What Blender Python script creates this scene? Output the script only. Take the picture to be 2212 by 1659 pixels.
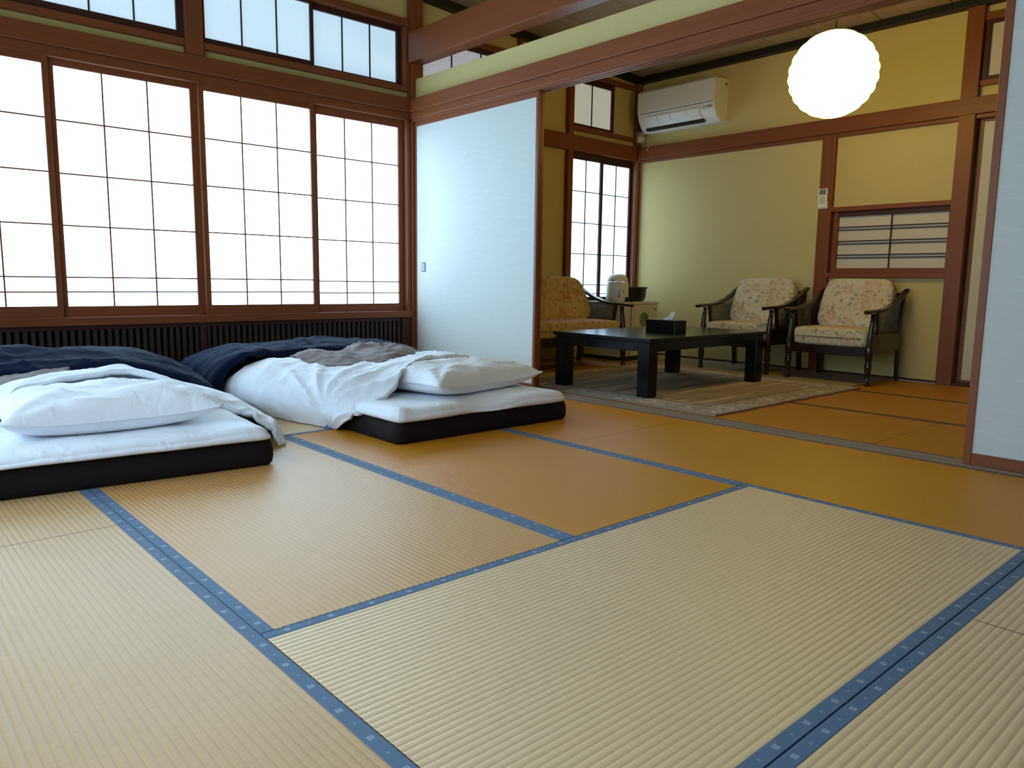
import bpy, math, random
from mathutils import Vector, Matrix, noise as mnoise
random.seed(7)
for o in list(bpy.data.objects): bpy.data.objects.remove(o)
S = bpy.context.scene
COL = S.collection
# ------------------------------------------------------------------ camera
FPX, YAW, PIT, ROL = 1631.74, math.radians(48.115), math.radians(7.802), math.radians(-0.750)
CAM = Vector((-0.6008, -1.4361, 0.7277))
fw = Vector((math.cos(PIT)*math.cos(YAW), math.cos(PIT)*math.sin(YAW), -math.sin(PIT)))
rt = Vector((math.sin(YAW), -math.cos(YAW), 0)); dn = fw.cross(rt)
rt2 = rt*math.cos(ROL)+dn*math.sin(ROL); dn2 = dn*math.cos(ROL)-rt*math.sin(ROL)
cd = bpy.data.cameras.new('camera'); cam = bpy.data.objects.new('camera', cd); COL.objects.link(cam)
cd.sensor_width = 36; cd.lens = 36*FPX/2212; cd.clip_start = .02
M = Matrix.Identity(4)
for i in range(3): M[i][0] = rt2[i]; M[i][1] = -dn2[i]; M[i][2] = -fw[i]; M[i][3] = CAM[i]
cam.matrix_world = M; S.camera = cam
# ------------------------------------------------------------------ world, exposure
W = bpy.data.worlds.new('world'); S.world = W; W.use_nodes = True
W.node_tree.nodes['Background'].inputs[0].default_value = (.62, .78, 1, 1)
W.node_tree.nodes['Background'].inputs[1].default_value = .35
S.view_settings.view_transform = 'Standard'; S.view_settings.look = 'None'
S.view_settings.gamma = 1; S.view_settings.use_curve_mapping = False
S.view_settings.exposure = 0.35
DAY = (.52, .78, 1.0)           # daylight behind the shoji paper
DAY_STRENGTH = 5.4              # low shoji, open to the sky
EAVE_STRENGTH = .56             # high transoms, shaded by the eaves outside
OTHER_STRENGTH = 3.0            # shoji of the far room
OTHER_EAVE = .24
LAMP = (1.0, .75, .13); LAMP_STRENGTH = 7.0
SIDE = (.56, .79, 1.0); SIDE_STRENGTH = 3.5   # unseen shoji added on the left wall, lighting foreground and left bed

# ------------------------------------------------------------------ node helpers
class NT:
    def __init__(s, name, rough=.5, spec=.5):
        s.m = bpy.data.materials.new(name); s.m.use_nodes = True
        s.t = s.m.node_tree; s.b = s.t.nodes['Principled BSDF']
        s.b.inputs['Roughness'].default_value = rough
        s.b.inputs['Specular IOR Level'].default_value = spec
    def n(s, typ, **kw):
        x = s.t.nodes.new(typ)
        for k, v in kw.items(): setattr(x, k, v)
        return x
    def l(s, a, b): s.t.links.new(a, b)
    def coord(s, scale=(1,1,1), kind='Object', rot=(0,0,0)):
        c = s.n('ShaderNodeTexCoord'); m = s.n('ShaderNodeMapping')
        m.inputs['Scale'].default_value = scale; m.inputs['Rotation'].default_value = rot
        s.l(c.outputs[kind], m.inputs[0]); return m.outputs[0]
    def noise(s, vec, scale=5, detail=4, rough=.55, dist=0):
        x = s.n('ShaderNodeTexNoise'); x.inputs['Scale'].default_value = scale
        x.inputs['Detail'].default_value = detail; x.inputs['Roughness'].default_value = rough
        x.inputs['Distortion'].default_value = dist
        s.l(vec, x.inputs['Vector']); return x.outputs['Fac']
    def ramp(s, fac, stops, interp='LINEAR'):
        r = s.n('ShaderNodeValToRGB'); e = r.color_ramp.elements; r.color_ramp.interpolation = interp
        while len(e) < len(stops): e.new(.5)
        for x, (p, c) in zip(e, stops):
            x.position = p; x.color = (c[0], c[1], c[2], 1) if isinstance(c, tuple) else (c, c, c, 1)
        s.l(fac, r.inputs[0]); return r.outputs[0]
    def math(s, op, a, b=None, clamp=False):
        x = s.n('ShaderNodeMath', operation=op); x.use_clamp = clamp
        for i, v in enumerate((a, b)):
            if v is None: continue
            if isinstance(v, (int, float)): x.inputs[i].default_value = v
            else: s.l(v, x.inputs[i])
        return x.outputs[0]
    def mix(s, fac, a, b, mode='MIX'):
        x = s.n('ShaderNodeMix', data_type='RGBA', blend_type=mode)
        for sock, v in ((x.inputs[0], fac), (x.inputs[6], a), (x.inputs[7], b)):
            if isinstance(v, (int, float)): sock.default_value = v
            elif isinstance(v, tuple): sock.default_value = (v[0], v[1], v[2], 1)
            else: s.l(v, sock)
        return x.outputs[2]
    def col(s, v):
        if isinstance(v, tuple): s.b.inputs['Base Color'].default_value = (v[0], v[1], v[2], 1)
        else: s.l(v, s.b.inputs['Base Color'])
    def bump(s, h, strength=.3, dist=.01):
        x = s.n('ShaderNodeBump'); x.inputs['Strength'].default_value = strength
        x.inputs['Distance'].default_value = dist
        s.l(h, x.inputs['Height']); s.l(x.outputs[0], s.b.inputs['Normal'])
MAT = {}
def plain(name, c, rough=.5, spec=.5, nz=0, scale=20, bump=0):
    k = NT(name, rough, spec)
    if nz or bump:
        f = k.noise(k.coord(), scale, 5)
        if nz: k.col(k.mix(f, tuple(x*(1-nz) for x in c), tuple(min(1, x*(1+nz)) for x in c)))
        else: k.col(c)
        if bump: k.bump(f, bump, .004)
    else: k.col(c)
    MAT[name] = k.m; return k.m
def wood(name, c, axis, rough=.42, spec=.27):
    k = NT(name, rough, spec)
    sc = [30, 30, 30]; sc[axis] = 1.6
    v = k.coord(tuple(sc))
    f = k.noise(v, 1.0, 6, .6, .6)
    sc2 = [2.2, 2.2, 2.2]; sc2[axis] = .5
    g = k.noise(k.coord(tuple(sc2)), 1.3, 3)
    cc = k.ramp(f, [(.25, tuple(x*.78 for x in c)), (.55, c), (.8, tuple(min(1, x*1.2) for x in c))])
    k.col(k.mix(k.math('MULTIPLY', g, .55), cc, tuple(x*.72 for x in c)))
    k.bump(f, .03, .002); MAT[name] = k.m
WC = (.225, .068, .025)
for i, a in enumerate('xyz'):
    wood('wood_'+a, WC, i)
    wood('darkwood_'+a, (.062, .020, .014), i, .45)
wood('ceiling_board', (.36, .25, .15), 0, .6, .3)
wood('sill_wood', (.30, .20, .13), 1, .4)
wood('ceiling_edge', (.018, .013, .011), 0, .5)
wood('ceiling_edge_y', (.018, .013, .011), 1, .5)
wood('slat_wood', (.05, .030, .025), 2, .5)
wood('chair_wood', (.022, .0085, .0065), 2, .22, .6)
plain('plaster', (.58, .465, .20), .9, .15, .05, 60, .12)
plain('dark_backing', (.012, .009, .009), .8, .2)
plain('black_lacquer', (.0035, .0042, .006), .2, .32, .1, 12)
plain('mattress_black', (.011, .006, .008), .85, .25, .25, 160, .3)
plain('white_plastic', (.74, .72, .66), .35, .5)
plain('ac_white', (.72, .69, .63), .32, .5)
plain('ac_grey', (.30, .32, .33), .4)
plain('fridge_cream', (.66, .60, .44), .38, .5, .02, 30)
plain('black_plastic', (.012, .012, .013), .4)
plain('grey_plastic', (.16, .16, .17), .4)
plain('dark_bowl', (.014, .008, .007), .35, .5)
plain('sill_wood_metal', (.09, .1, .11), .35)
plain('tissue_white', (.82, .82, .84), .9, .2)
plain('pipe_beige', (.42, .34, .24), .5)
plain('cord_grey', (.42, .38, .30), .5)
plain('blue_tie', (.05, .13, .55), .8)
plain('brass_dark', (.045, .06, .06), .35, .5)
plain('loop_white', (.7, .7, .68), .6)
def fabric(name, c, nz=.05, scale=9, bump=.25, sheen=.12):
    k = NT(name, .9, .2)
    v = k.coord()
    k.col(k.mix(k.noise(v, scale, 3), tuple(x*(1-nz) for x in c), tuple(min(1, x*(1+nz)) for x in c)))
    w = k.noise(k.coord((1,1,1)), 11, 5, .55, 1.4)
    k.bump(w, bump*1.6, .02); k.b.inputs['Sheen Weight'].default_value = sheen
    MAT[name] = k.m
fabric('sheet_white', (.78, .80, .86), .02)
fabric('pillow_white', (.80, .81, .85), .02, 9, .22)
fabric('blanket_taupe', (.20, .155, .15), .12)
fabric('navy_cover', (.0035, .007, .026), .2, 14, .35, .02); MAT['navy_cover'].node_tree.nodes['Principled BSDF'].inputs['Specular IOR Level'].default_value = .08
# paper of the shoji, lit from behind by daylight
def paper(name, strength, tint=DAY):
    k = NT(name, .9, .1); k.col((.78, .78, .76))
    v = k.coord((1, 1, 1)); f = k.noise(v, 45, 4)
    k.b.inputs['Emission Color'].default_value = (*tint, 1)
    k.l(k.math('MULTIPLY', k.math('ADD', k.math('MULTIPLY', f, .06), .97), strength), k.b.inputs['Emission Strength'])
    MAT[name] = k.m
paper('shoji_low', DAY_STRENGTH); paper('shoji_high', EAVE_STRENGTH)
paper('shoji_dim', .24, (.66, .76, 1.0)); paper('shoji_side_fill', SIDE_STRENGTH, SIDE); paper('shoji_other', OTHER_STRENGTH); paper('shoji_other_high', OTHER_EAVE, (.80, .86, .82))
plain('paper_unlit', (.62, .56, .50), .9, .15, .03, 40)
k = NT('lantern_paper', .9, .1); k.col((.9, .86, .72)); k.b.inputs['Emission Color'].default_value = (*LAMP, 1)
k.b.inputs['Emission Strength'].default_value = LAMP_STRENGTH; MAT['lantern_paper'] = k.m
# fusuma paper: pale wave lines on off-white
def fusuma_paper(name, c):
    k = NT(name, .75, .25)
    cx = k.n('ShaderNodeTexCoord'); sp = k.n('ShaderNodeSeparateXYZ'); k.l(cx.outputs['Object'], sp.inputs[0])
    y, z = sp.outputs[1], sp.outputs[2]
    sw = k.math('MULTIPLY', k.math('SINE', k.math('MULTIPLY', y, 27.0)), .011)
    nz = k.math('MULTIPLY', k.math('SUBTRACT', k.noise(k.coord((1, 2.2, 7)), 1.4, 2), .5), .10)
    h = k.math('ADD', k.math('ADD', z, sw), nz)
    ph = k.math('FRACT', k.math('MULTIPLY', h, 21.0))
    ln = k.math('GREATER_THAN', ph, .86)
    br = k.math('MULTIPLY', ln, k.ramp(k.noise(k.coord((1, 5, 14)), 1.6, 3), [(.42, 0.), (.60, 1.)]))
    k.col(k.mix(br, c, tuple(min(1, x*1.07) for x in c)))
    k.bump(br, .10, .001); MAT[name] = k.m
fusuma_paper('fusuma_paper', (.575, .59, .565))
fusuma_paper('fusuma_paper_warm', (.60, .55, .42))
# tatami rush: axis = direction of the ridges
def tatami(name, c, axis, worn=.25):
    k = NT(name, .44, .38)
    sc = [3.0, 3.0, 3.0]; sc[1-axis] = 3.0
    f1 = k.noise(k.coord((1.1, 1.1, 1)), 1.6, 3)                          # large tone patches
    st = [420., 420., 1.]; st[1-axis] = 26.                                # rush stems run across the ridges
    f2 = k.noise(k.coord(tuple(st)), 1.0, 3, .6)
    st2 = [150., 150., 1.]; st2[1-axis] = 14.
    f3 = k.noise(k.coord(tuple(st2)), 1.0, 2)
    a = k.mix(f1, tuple(x*.86 for x in c), tuple(min(1, x*1.14) for x in c))
    b = k.mix(k.ramp(f2, [(.3, 0.), (.75, 1.)]), tuple(x*.80 for x in c), tuple(min(1, x*1.12) for x in c))
    d = k.mix(.5, a, b)
    pale = k.ramp(f3, [(.70, 0.), (.82, 1.)])
    wornmask = k.ramp(k.noise(k.coord((1, 1, 1)), 2.3, 2), [(.50, 0.), (.68, 1.)])
    e = k.mix(k.math('MULTIPLY', k.math('MULTIPLY', pale, wornmask), worn), d, (.72, .68, .56))
    # thin dark joint between neighbouring ridges
    cx = k.n('ShaderNodeUVMap'); sp = k.n('ShaderNodeSeparateXYZ'); k.l(cx.outputs[0], sp.inputs[0])
    r = k.math('ABSOLUTE', k.math('SUBTRACT', k.math('FRACT', sp.outputs[1]), .5))
    j = k.ramp(r, [(.36, 0.), (.5, 1.)])
    k.col(k.mix(k.math('MULTIPLY', j, .32), e, tuple(x*.5 for x in c)))
    k.bump(f2, .35, .0012); MAT[name] = k.m
GOLD = (.56, .228, .012); MID = (.57, .305, .10); AGED = (.575, .355, .17); PALE = (.74, .525, .305); OTHER = (.46, .175, .006)
for ax, an in ((0, 'x'), (1, 'y')):
    tatami('tatami_gold_'+an, GOLD, ax); tatami('tatami_mid_'+an, MID, ax); tatami('tatami_aged_'+an, AGED, ax)
    tatami('tatami_pale_'+an, PALE, ax, .5); tatami('tatami_other_'+an, OTHER, ax)
# border cloth of the mats: woven little squares on slate blue (UV in metres)
def heri(name, c, sq):
    k = NT(name, .7, .3)
    cx = k.n('ShaderNodeUVMap'); sp = k.n('ShaderNodeSeparateXYZ'); k.l(cx.outputs[0], sp.inputs[0])
    u, v = sp.outputs[0], sp.outputs[1]
    P = .1015
    def sqr(off, half):
        du = k.math('ABSOLUTE', k.math('SUBTRACT', k.math('MODULO', k.math('ADD', u, 10*P+off), P), P/2))
        dv = k.math('ABSOLUTE', k.math('SUBTRACT', v, .014))
        return k.math('MULTIPLY', k.math('LESS_THAN', du, half), k.math('LESS_THAN', dv, half))
    m = k.math('MAXIMUM', sqr(0, .0058), k.math('MULTIPLY', sqr(P/2, .0030), .55))
    m = k.math('SUBTRACT', m, k.math('MULTIPLY', sqr(0, .0030), .35), True)
    w = k.noise(k.coord((900, 900, 1)), 1, 2)
    base = k.mix(w, tuple(x*.8 for x in c), tuple(min(1, x*1.2) for x in c))
    k.col(k.mix(k.math('MULTIPLY', m, .6), base, sq)); k.bump(w, .3, .0006); MAT[name] = k.m
heri('heri_blue', (.105, .165, .255), (.42, .46, .52))
heri('heri_brown', (.10, .068, .022), (.30, .25, .14))
heri('heri_sill_lamplit', (.13, .10, .075), (.50, .45, .36))  # cloth along the sill: brown of the lamp light put into its colour
# floral upholstery
def floral(name, base, rose, leaf, seed):
    k = NT(name, .88, .2)
    v = k.coord((1, 1, 1)); dv = k.n('ShaderNodeMapping'); dv.inputs['Location'].default_value = (seed, seed*.7, seed*.3); k.l(v, dv.inputs[0]); v = dv.outputs[0]
    def vor(scale, dist):
        w = k.n('ShaderNodeTexVoronoi'); w.inputs['Scale'].default_value = scale
        nn = k.n('ShaderNodeTexNoise'); nn.inputs['Scale'].default_value = 14; k.l(v, nn.inputs['Vector'])
        ad = k.n('ShaderNodeMix', data_type='VECTOR'); ad.inputs[0].default_value = dist
        k.l(v, ad.inputs[4]); k.l(nn.outputs['Color'], ad.inputs[5]); k.l(ad.outputs[1], w.inputs['Vector']); return w
    w1 = vor(11., .06); w2 = vor(24, .06)
    sel = k.n('ShaderNodeSeparateXYZ'); k.l(w1.outputs['Color'], sel.inputs[0])
    sel2 = k.n('ShaderNodeSeparateXYZ'); k.l(w2.outputs['Color'], sel2.inputs[0])
    flower = k.math('MULTIPLY', k.ramp(w1.outputs['Distance'], [(.30, 1.), (.52, 0.)]), k.math('GREATER_THAN', sel.outputs[0], .42))
    rings = k.ramp(k.math('FRACT', k.math('MULTIPLY', w1.outputs['Distance'], 6.5)), [(.3, 0.), (.8, 1.)])
    leafm = k.math('MULTIPLY', k.ramp(w2.outputs['Distance'], [(.20, 1.), (.40, 0.)]), k.math('GREATER_THAN', sel2.outputs[1], .30))
    stain = k.noise(v, 5, 3)
    c0 = k.mix(k.ramp(stain, [(.35, 0.), (.75, .6)]), base, tuple(x*y for x, y in zip(base, (.88, .76, .55))))
    c1 = k.mix(k.math('MULTIPLY', leafm, .62), c0, leaf)
    c2 = k.mix(k.math('MULTIPLY', flower, .62), c1, k.mix(rings, rose, tuple(min(1, x*1.9) for x in rose)))
    mot = k.ramp(k.noise(v, 34, 4, .7), [(.52, 0.), (.66, .55)]); c2 = k.mix(mot, c2, leaf)
    k.col(c2); k.bump(k.noise(v, 300, 2), .2, .002); MAT[name] = k.m
floral('floral_chair', (.64, .56, .42), (.40, .24, .16), (.17, .145, .10), 3.1)
floral('floral_sofa', (.58, .44, .22), (.34, .14, .05), (.16, .085, .03), 8.4)
plain('piping_tan', (.20, .14, .09), .9, .15)
# rugs
def rug_mat():
    k = NT('rug', .95, .1)
    cx = k.n('ShaderNodeUVMap'); sp = k.n('ShaderNodeSeparateXYZ'); k.l(cx.outputs[0], sp.inputs[0])
    u, v = sp.outputs[0], sp.outputs[1]                    # metres from the near corner; size 1.81 x 1.92
    e = k.math('MINIMUM', k.math('MINIMUM', u, k.math('SUBTRACT', 1.81, u)), k.math('MINIMUM', v, k.math('SUBTRACT', 1.92, v)))
    st = k.n('ShaderNodeCombineXYZ'); k.l(k.math('MULTIPLY', u, .5), st.inputs[0]); k.l(k.math('MULTIPLY', v, 7.), st.inputs[1])
    stripes = k.ramp(k.noise(st.outputs[0], 1.3, 3, .6), [(.28, (0.175, 0.163, 0.173)), (.40, (0.385, 0.264, 0.165)), (.50, (0.263, 0.209, 0.150)), (.58, (0.595, 0.419, 0.270)), (.70, (0.298, 0.232, 0.165)), (.8, (0.525, 0.449, 0.420))])
    mot = k.noise(k.coord((14, 14, 1)), 1, 4, .7, 1.5)
    bord = k.ramp(mot, [(.36, (0.245, 0.202, 0.180)), (.52, (0.403, 0.318, 0.262)), (.64, (0.630, 0.512, 0.435))])
    m = k.ramp(e, [(.22, 0.), (.235, 1.)])
    line = k.math('MULTIPLY', k.math('GREATER_THAN', e, .195), k.math('LESS_THAN', e, .222))
    edge = k.math('LESS_THAN', e, .02)
    c = k.mix(m, bord, stripes); c = k.mix(k.math('MULTIPLY', line, .7), c, (.12, .09, .07)); c = k.mix(edge, c, (.26, .22, .17))
    k.col(c); k.bump(k.noise(k.coord((300, 300, 300)), 1, 2), .5, .003); MAT['rug'] = k.m
rug_mat()
plain('rug_plain', (.33, .25, .17), .95, .1, .25, 30, .3)

# ------------------------------------------------------------------ mesh helpers
class MB:
    def __init__(s): s.v = []; s.f = []; s.uv = {}
    def box(s, x0, x1, y0, y1, z0, z1):
        b = len(s.v)
        s.v += [(x, y, z) for z in (z0, z1) for y in (y0, y1) for x in (x0, x1)]
        s.f += [tuple(b+i for i in q) for q in ((0,2,3,1),(4,5,7,6),(0,1,5,4),(2,6,7,3),(0,4,6,2),(1,3,7,5))]; return s
    def prism(s, poly, a0, a1, axis):
        """extrude polygon (2-D list) along an axis; poly coordinates are the other two axes in xyz order"""
        b = len(s.v); n = len(poly)
        for a in (a0, a1):
            for p, q in poly:
                s.v.append({0: (a, p, q), 1: (p, a, q), 2: (p, q, a)}[axis])
        s.f.append(tuple(b+i for i in range(n))[::-1]); s.f.append(tuple(b+n+i for i in range(n)))
        for i in range(n): j = (i+1) % n; s.f.append((b+i, b+j, b+n+j, b+n+i))
        return s
    def grid(s, rows, close_u=False):
        b = len(s.v); nv = len(rows); nu = len(rows[0])
        for r in rows: s.v += [tuple(p) for p in r]
        for i in range(nv-1):
            for j in range(nu if close_u else nu-1):
                k = (j+1) % nu
                s.f.append((b+i*nu+j, b+i*nu+k, b+(i+1)*nu+k, b+(i+1)*nu+j))
        return s
    def cap(s, n, first=True):
        if first: s.f.append(tuple(range(n))[::-1])
        else: s.f.append(tuple(range(len(s.v)-n, len(s.v))))
    def lathe(s, prof, cx, cy, seg=20):
        b = len(s.v)
        s.grid([[(cx+r*math.cos(2*math.pi*j/seg), cy+r*math.sin(2*math.pi*j/seg), z) for j in range(seg)] for r, z in prof], True)
        s.f.append(tuple(b+i for i in range(seg))[::-1]); s.f.append(tuple(b+(len(prof)-1)*seg+i for i in range(seg)))
        return s
    def tube(s, pts, r, seg=8):
        pts = [Vector(p) for p in pts]; b = len(s.v); rows = []
        rr = r if isinstance(r, (list, tuple)) else [r]*len(pts)
        up = Vector((.13, .31, .94)).normalized()
        for i, p in enumerate(pts):
            d = (pts[min(i+1, len(pts)-1)]-pts[max(i-1, 0)]).normalized()
            a = d.cross(up); a = a.normalized() if a.length > 1e-4 else d.cross(Vector((1, 0, 0))).normalized(); c = d.cross(a)
            rows.append([p+(a*math.cos(2*math.pi*j/seg)+c*math.sin(2*math.pi*j/seg))*rr[i] for j in range(seg)])
        s.grid(rows, True); s.f.append(tuple(b+i for i in range(seg))); s.f.append(tuple(b+(len(pts)-1)*seg+i for i in range(seg))[::-1])
        return s
    def sweep(s, pts, w, h, up=(0, 0, 1), side=None):
        """rectangular bar along pts; w lists allowed"""
        rows = []; pts = [Vector(p) for p in pts]; b = len(s.v)
        ww = w if isinstance(w, (list, tuple)) else [w]*len(pts)
        for i, p in enumerate(pts):
            d = (pts[min(i+1, len(pts)-1)]-pts[max(i-1, 0)]).normalized()
            a = Vector(side) if side else d.cross(Vector(up)).normalized()
            c = a.cross(d).normalized()
            x, y = a*ww[i]/2, c*h/2
            rows.append([p-x-y, p+x-y, p+x+y, p-x+y])
        s.grid(rows, True); s.f.append((b+3, b+2, b+1, b)); n = b+(len(pts)-1)*4; s.f.append((n, n+1, n+2, n+3)); return s
    def build(s, name, mat, parent=None, smooth=False, bevel=0, sub=0, seg=2, uvs=None):
        me = bpy.data.meshes.new(name); me.from_pydata([tuple(p) for p in s.v], [], s.f); me.validate(); me.update()
        if uvs:
            ul = me.uv_layers.new(name='UVMap')
            for lp in me.loops: ul.data[lp.index].uv = uvs(me.vertices[lp.vertex_index].co)
        me.materials.append(MAT[mat]); o = bpy.data.objects.new(name, me); COL.objects.link(o)
        import bmesh
        bm = bmesh.new(); bm.from_mesh(me); bmesh.ops.recalc_face_normals(bm, faces=bm.faces); bm.to_mesh(me); bm.free()
        if smooth:
            for p in me.polygons: p.use_smooth = True
        if bevel:
            m = o.modifiers.new('bevel', 'BEVEL'); m.width = bevel; m.segments = seg; m.limit_method = 'ANGLE'
        if sub:
            m = o.modifiers.new('sub', 'SUBSURF'); m.levels = sub; m.render_levels = sub
        if parent: o.parent = parent
        return o
def tag(o, label, cat, group=None, kind=None):
    o['label'] = label; o['category'] = cat
    if group: o['group'] = group
    if kind: o['kind'] = kind
    return o
def thing(name, label, cat, loc=(0, 0, 0), rz=0, group=None, kind=None):
    o = bpy.data.objects.new(name, None); COL.objects.link(o); o.location = loc; o.rotation_euler = (0, 0, rz)
    o.empty_display_size = .05
    return tag(o, label, cat, group, kind)
def copy_tree(o, parent=None):
    c = o.copy(); COL.objects.link(c); c.parent = parent
    for ch in list(o.children): copy_tree(ch, c)
    return c
def B(*a): return MB().box(*a)
TRIM = [0]
def nt():
    TRIM[0] += 1; return 'trim_%d' % TRIM[0]
def trim(label, mat, *boxes, bevel=.004, name=None):
    m = MB()
    for b in boxes: m.box(*b)
    TRIM[0] += 1
    return tag(m.build(name or 'trim_%d' % TRIM[0], mat, bevel=bevel), label, 'beam', kind='structure')

# ------------------------------------------------------------------ room constants
YW = 3.58      # face of the window wall
XP = 2.80      # near face of the partition
XB = 5.55      # face of the far room's back wall
XL0, YF = -.93, -3.70
ZC = 2.86
def zceil(x): return 2.885-(x-2.9)*.0625          # far room ceiling falls gently to the back wall

# ------------------------------------------------------------------ floor
fl = tag(B(XL0-.1, XB+.12, YF-.1, YW+.1, -.12, -.058).build('floor', 'dark_backing'), 'tatami mat floor running through both rooms', 'floor', kind='structure')
def mat_piece(x0, x1, y0, y1, axis, tone, border='heri_blue', border2=None):
    """one mat; axis 0: long side along x"""
    g = .0015; x0 += g; x1 -= g; y0 += g; y1 -= g
    hw = .029
    wid0, wid1 = (y0, y1) if axis == 0 else (x0, x1)
    l0, l1 = (x0, x1) if axis == 0 else (y0, y1)
    a, b = wid0+hw-.002, wid1-hw+.002
    n = max(2, round((b-a)/.0165)); prof = []
    for i in range(n):
        for q in (0, .12, .3, .5, .7, .88):
            prof.append((a+(b-a)*(i+q)/n, -.0009+.0009*math.sin(math.pi*q)**.7 if q else -.0012, i+q))
    prof.append((b, -.002, n))
    m = MB(); nseg = 3
    rows = []
    for s_ in range(nseg+1):
        l = l0+(l1-l0)*s_/nseg
        rows.append([(l, w, z) if axis == 0 else (w, l, z) for w, z, _ in prof])
    m.grid(rows)
    # edge skirt
    rim = [rows[0][0], rows[0][-1], rows[-1][-1], rows[-1][0]]; bidx = len(m.v)
    for p in rim: m.v += [(p[0], p[1], -.0022), (p[0], p[1], -.055)]
    for i in range(4):
        j = (i+1) % 4; m.f.append((bidx+2*i, bidx+2*j, bidx+2*j+1, bidx+2*i+1))
    o = m.build('tatami_mat', 'tatami_%s_%s' % (tone, 'xy'[axis]), fl, smooth=False,
                uvs=lambda c: ((c[0] if axis == 0 else c[1]), ((c[1] if axis == 0 else c[0])-a)/(b-a)*n))
    nq = (len(prof)-1)*nseg
    for i, p in enumerate(o.data.polygons): p.use_smooth = i < nq
    for side in (0, 1):
        w0, w1 = (wid0, wid0+hw) if side == 0 else (wid1-hw, wid1)
        q = MB()
        if axis == 0: q.box(l0, l1, w0, w1, -.05, .0006)
        else: q.box(w0, w1, l0, l1, -.05, .0006)
        q.build('border_cloth', (border2 or border) if side == 1 else border, o, bevel=.0012,
                uvs=lambda c, w0=w0: ((c[0] if axis == 0 else c[1]), (c[1] if axis == 0 else c[0])-w0))
    return o
w = .91
mat_piece(0, 2*w, -w, 0, 0, 'pale')  # paler base colour stands in for the view-dependent sheen of its rush
mat_piece(0, w, 0, 2*w, 1, 'mid')
mat_piece(w, 2*w, 0, 2*w, 1, 'gold')
mat_piece(2*w, 2.785, .90, .90+2*w, 1, 'gold', 'heri_blue', 'heri_sill_lamplit')
mat_piece(2*w, 2.785, .90-2*w, .90, 1, 'gold', 'heri_blue', 'heri_sill_lamplit')
mat_piece(2*w, 2.785, .90+2*w, YW+.0, 1, 'gold')
mat_piece(2*w, 2.785, -2.73, .90-2*w, 1, 'gold', 'heri_blue', 'heri_sill_lamplit')
mat_piece(-w, 0, .93, .93+2*w, 1, 'aged')
mat_piece(-w, 0, .93-2*w, .93, 1, 'aged')
mat_piece(0, 2*w, 2*w, 3*w, 0, 'pale')
mat_piece(0, 2*w, 3*w, YW, 0, 'mid')
mat_piece(-w, 0, .93+2*w, YW, 1, 'mid')
mat_piece(1.22-2*w, 1.22, -2*w, -w, 0, 'pale')
mat_piece(1.22, 2*w, -2*w, -w, 0, 'pale')
mat_piece(-w, 0, YF, -2*w, 0, 'mid'); mat_piece(0, 2*w, -3*w, -2*w, 0, 'mid'); mat_piece(0, 2*w, YF, -3*w, 0, 'mid'); mat_piece(2*w, 2.785, YF, -2.73, 1, 'mid')
mat_piece(-w, 0, -2*w, .93-2*w, 0, 'mid')
# far room
xs = [2.905, 3.785, 4.665, 5.545]
for i in range(3):
    x0, x1 = xs[i], xs[i+1]
    for y0, y1 in (((0, 1.82), (1.82, YW), (-1.9, 0)) if i != 1 else ((.91, 2.73), (2.73, YW), (-.91, .91), (-1.9, -.91))):
        mat_piece(x0, x1, y0, y1, 1, 'other', 'heri_sill_lamplit' if i == 0 else 'heri_brown', 'heri_brown')
# grooved sill between the rooms
m = MB(); m.box(2.785, 2.905, -3.6, YW, -.05, -.003)
for a in (2.787, 2.818, 2.856, 2.893): m.box(a, a+.010, -3.6, YW, -.003, .0025)
tag(m.build(nt(), 'sill_wood', bevel=.001), 'grooved wooden threshold between the two tatami rooms', 'threshold', kind='structure')

# ------------------------------------------------------------------ ceiling
ce = tag(B(XL0-.1, 2.9, YF-.1, YW+.1, ZC+.03, ZC+.08).build('ceiling', 'ceiling_board'), 'brown board ceiling of the near room, above the frame', 'ceiling', kind='structure')
ce2 = thing('ceiling', 'brown board ceiling of the far room with thin board seams', 'ceiling', kind='structure')
y = 3.58; edges = [3.70, 3.03, 2.55, 2.10, 1.715, 1.22, .73, .24, -.25, -.74, -1.23, -2.0]
for a, b in zip(edges, edges[1:]):
    m = MB(); z0, z1 = zceil(2.7), zceil(5.7)
    m.v = [(2.7, b+.004, z0), (5.7, b+.004, z1), (5.7, a-.004, z1), (2.7, a-.004, z0), (2.7, b+.004, z0+.012), (5.7, b+.004, z1+.012), (5.7, a-.004, z1+.012), (2.7, a-.004, z0+.012)]
    m.f = [(0, 1, 2, 3), (7, 6, 5, 4), (0, 4, 5, 1), (1, 5, 6, 2), (2, 6, 7, 3), (3, 7, 4, 0)]
    m.build('ceiling_board', 'ceiling_board', ce2)
m = MB(); m.v = [(2.7, -2, z0+.03), (5.7, -2, z1+.03), (5.7, 3.7, z1+.03), (2.7, 3.7, z0+.03), (2.7, -2, z0+.05), (5.7, -2, z1+.05), (5.7, 3.7, z1+.05), (2.7, 3.7, z0+.05)]
m.f = [(0, 1, 2, 3), (7, 6, 5, 4), (0, 4, 5, 1), (1, 5, 6, 2), (2, 6, 7, 3), (3, 7, 4, 0)]; m.build('ceiling_backing', 'dark_backing', ce2)

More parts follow.
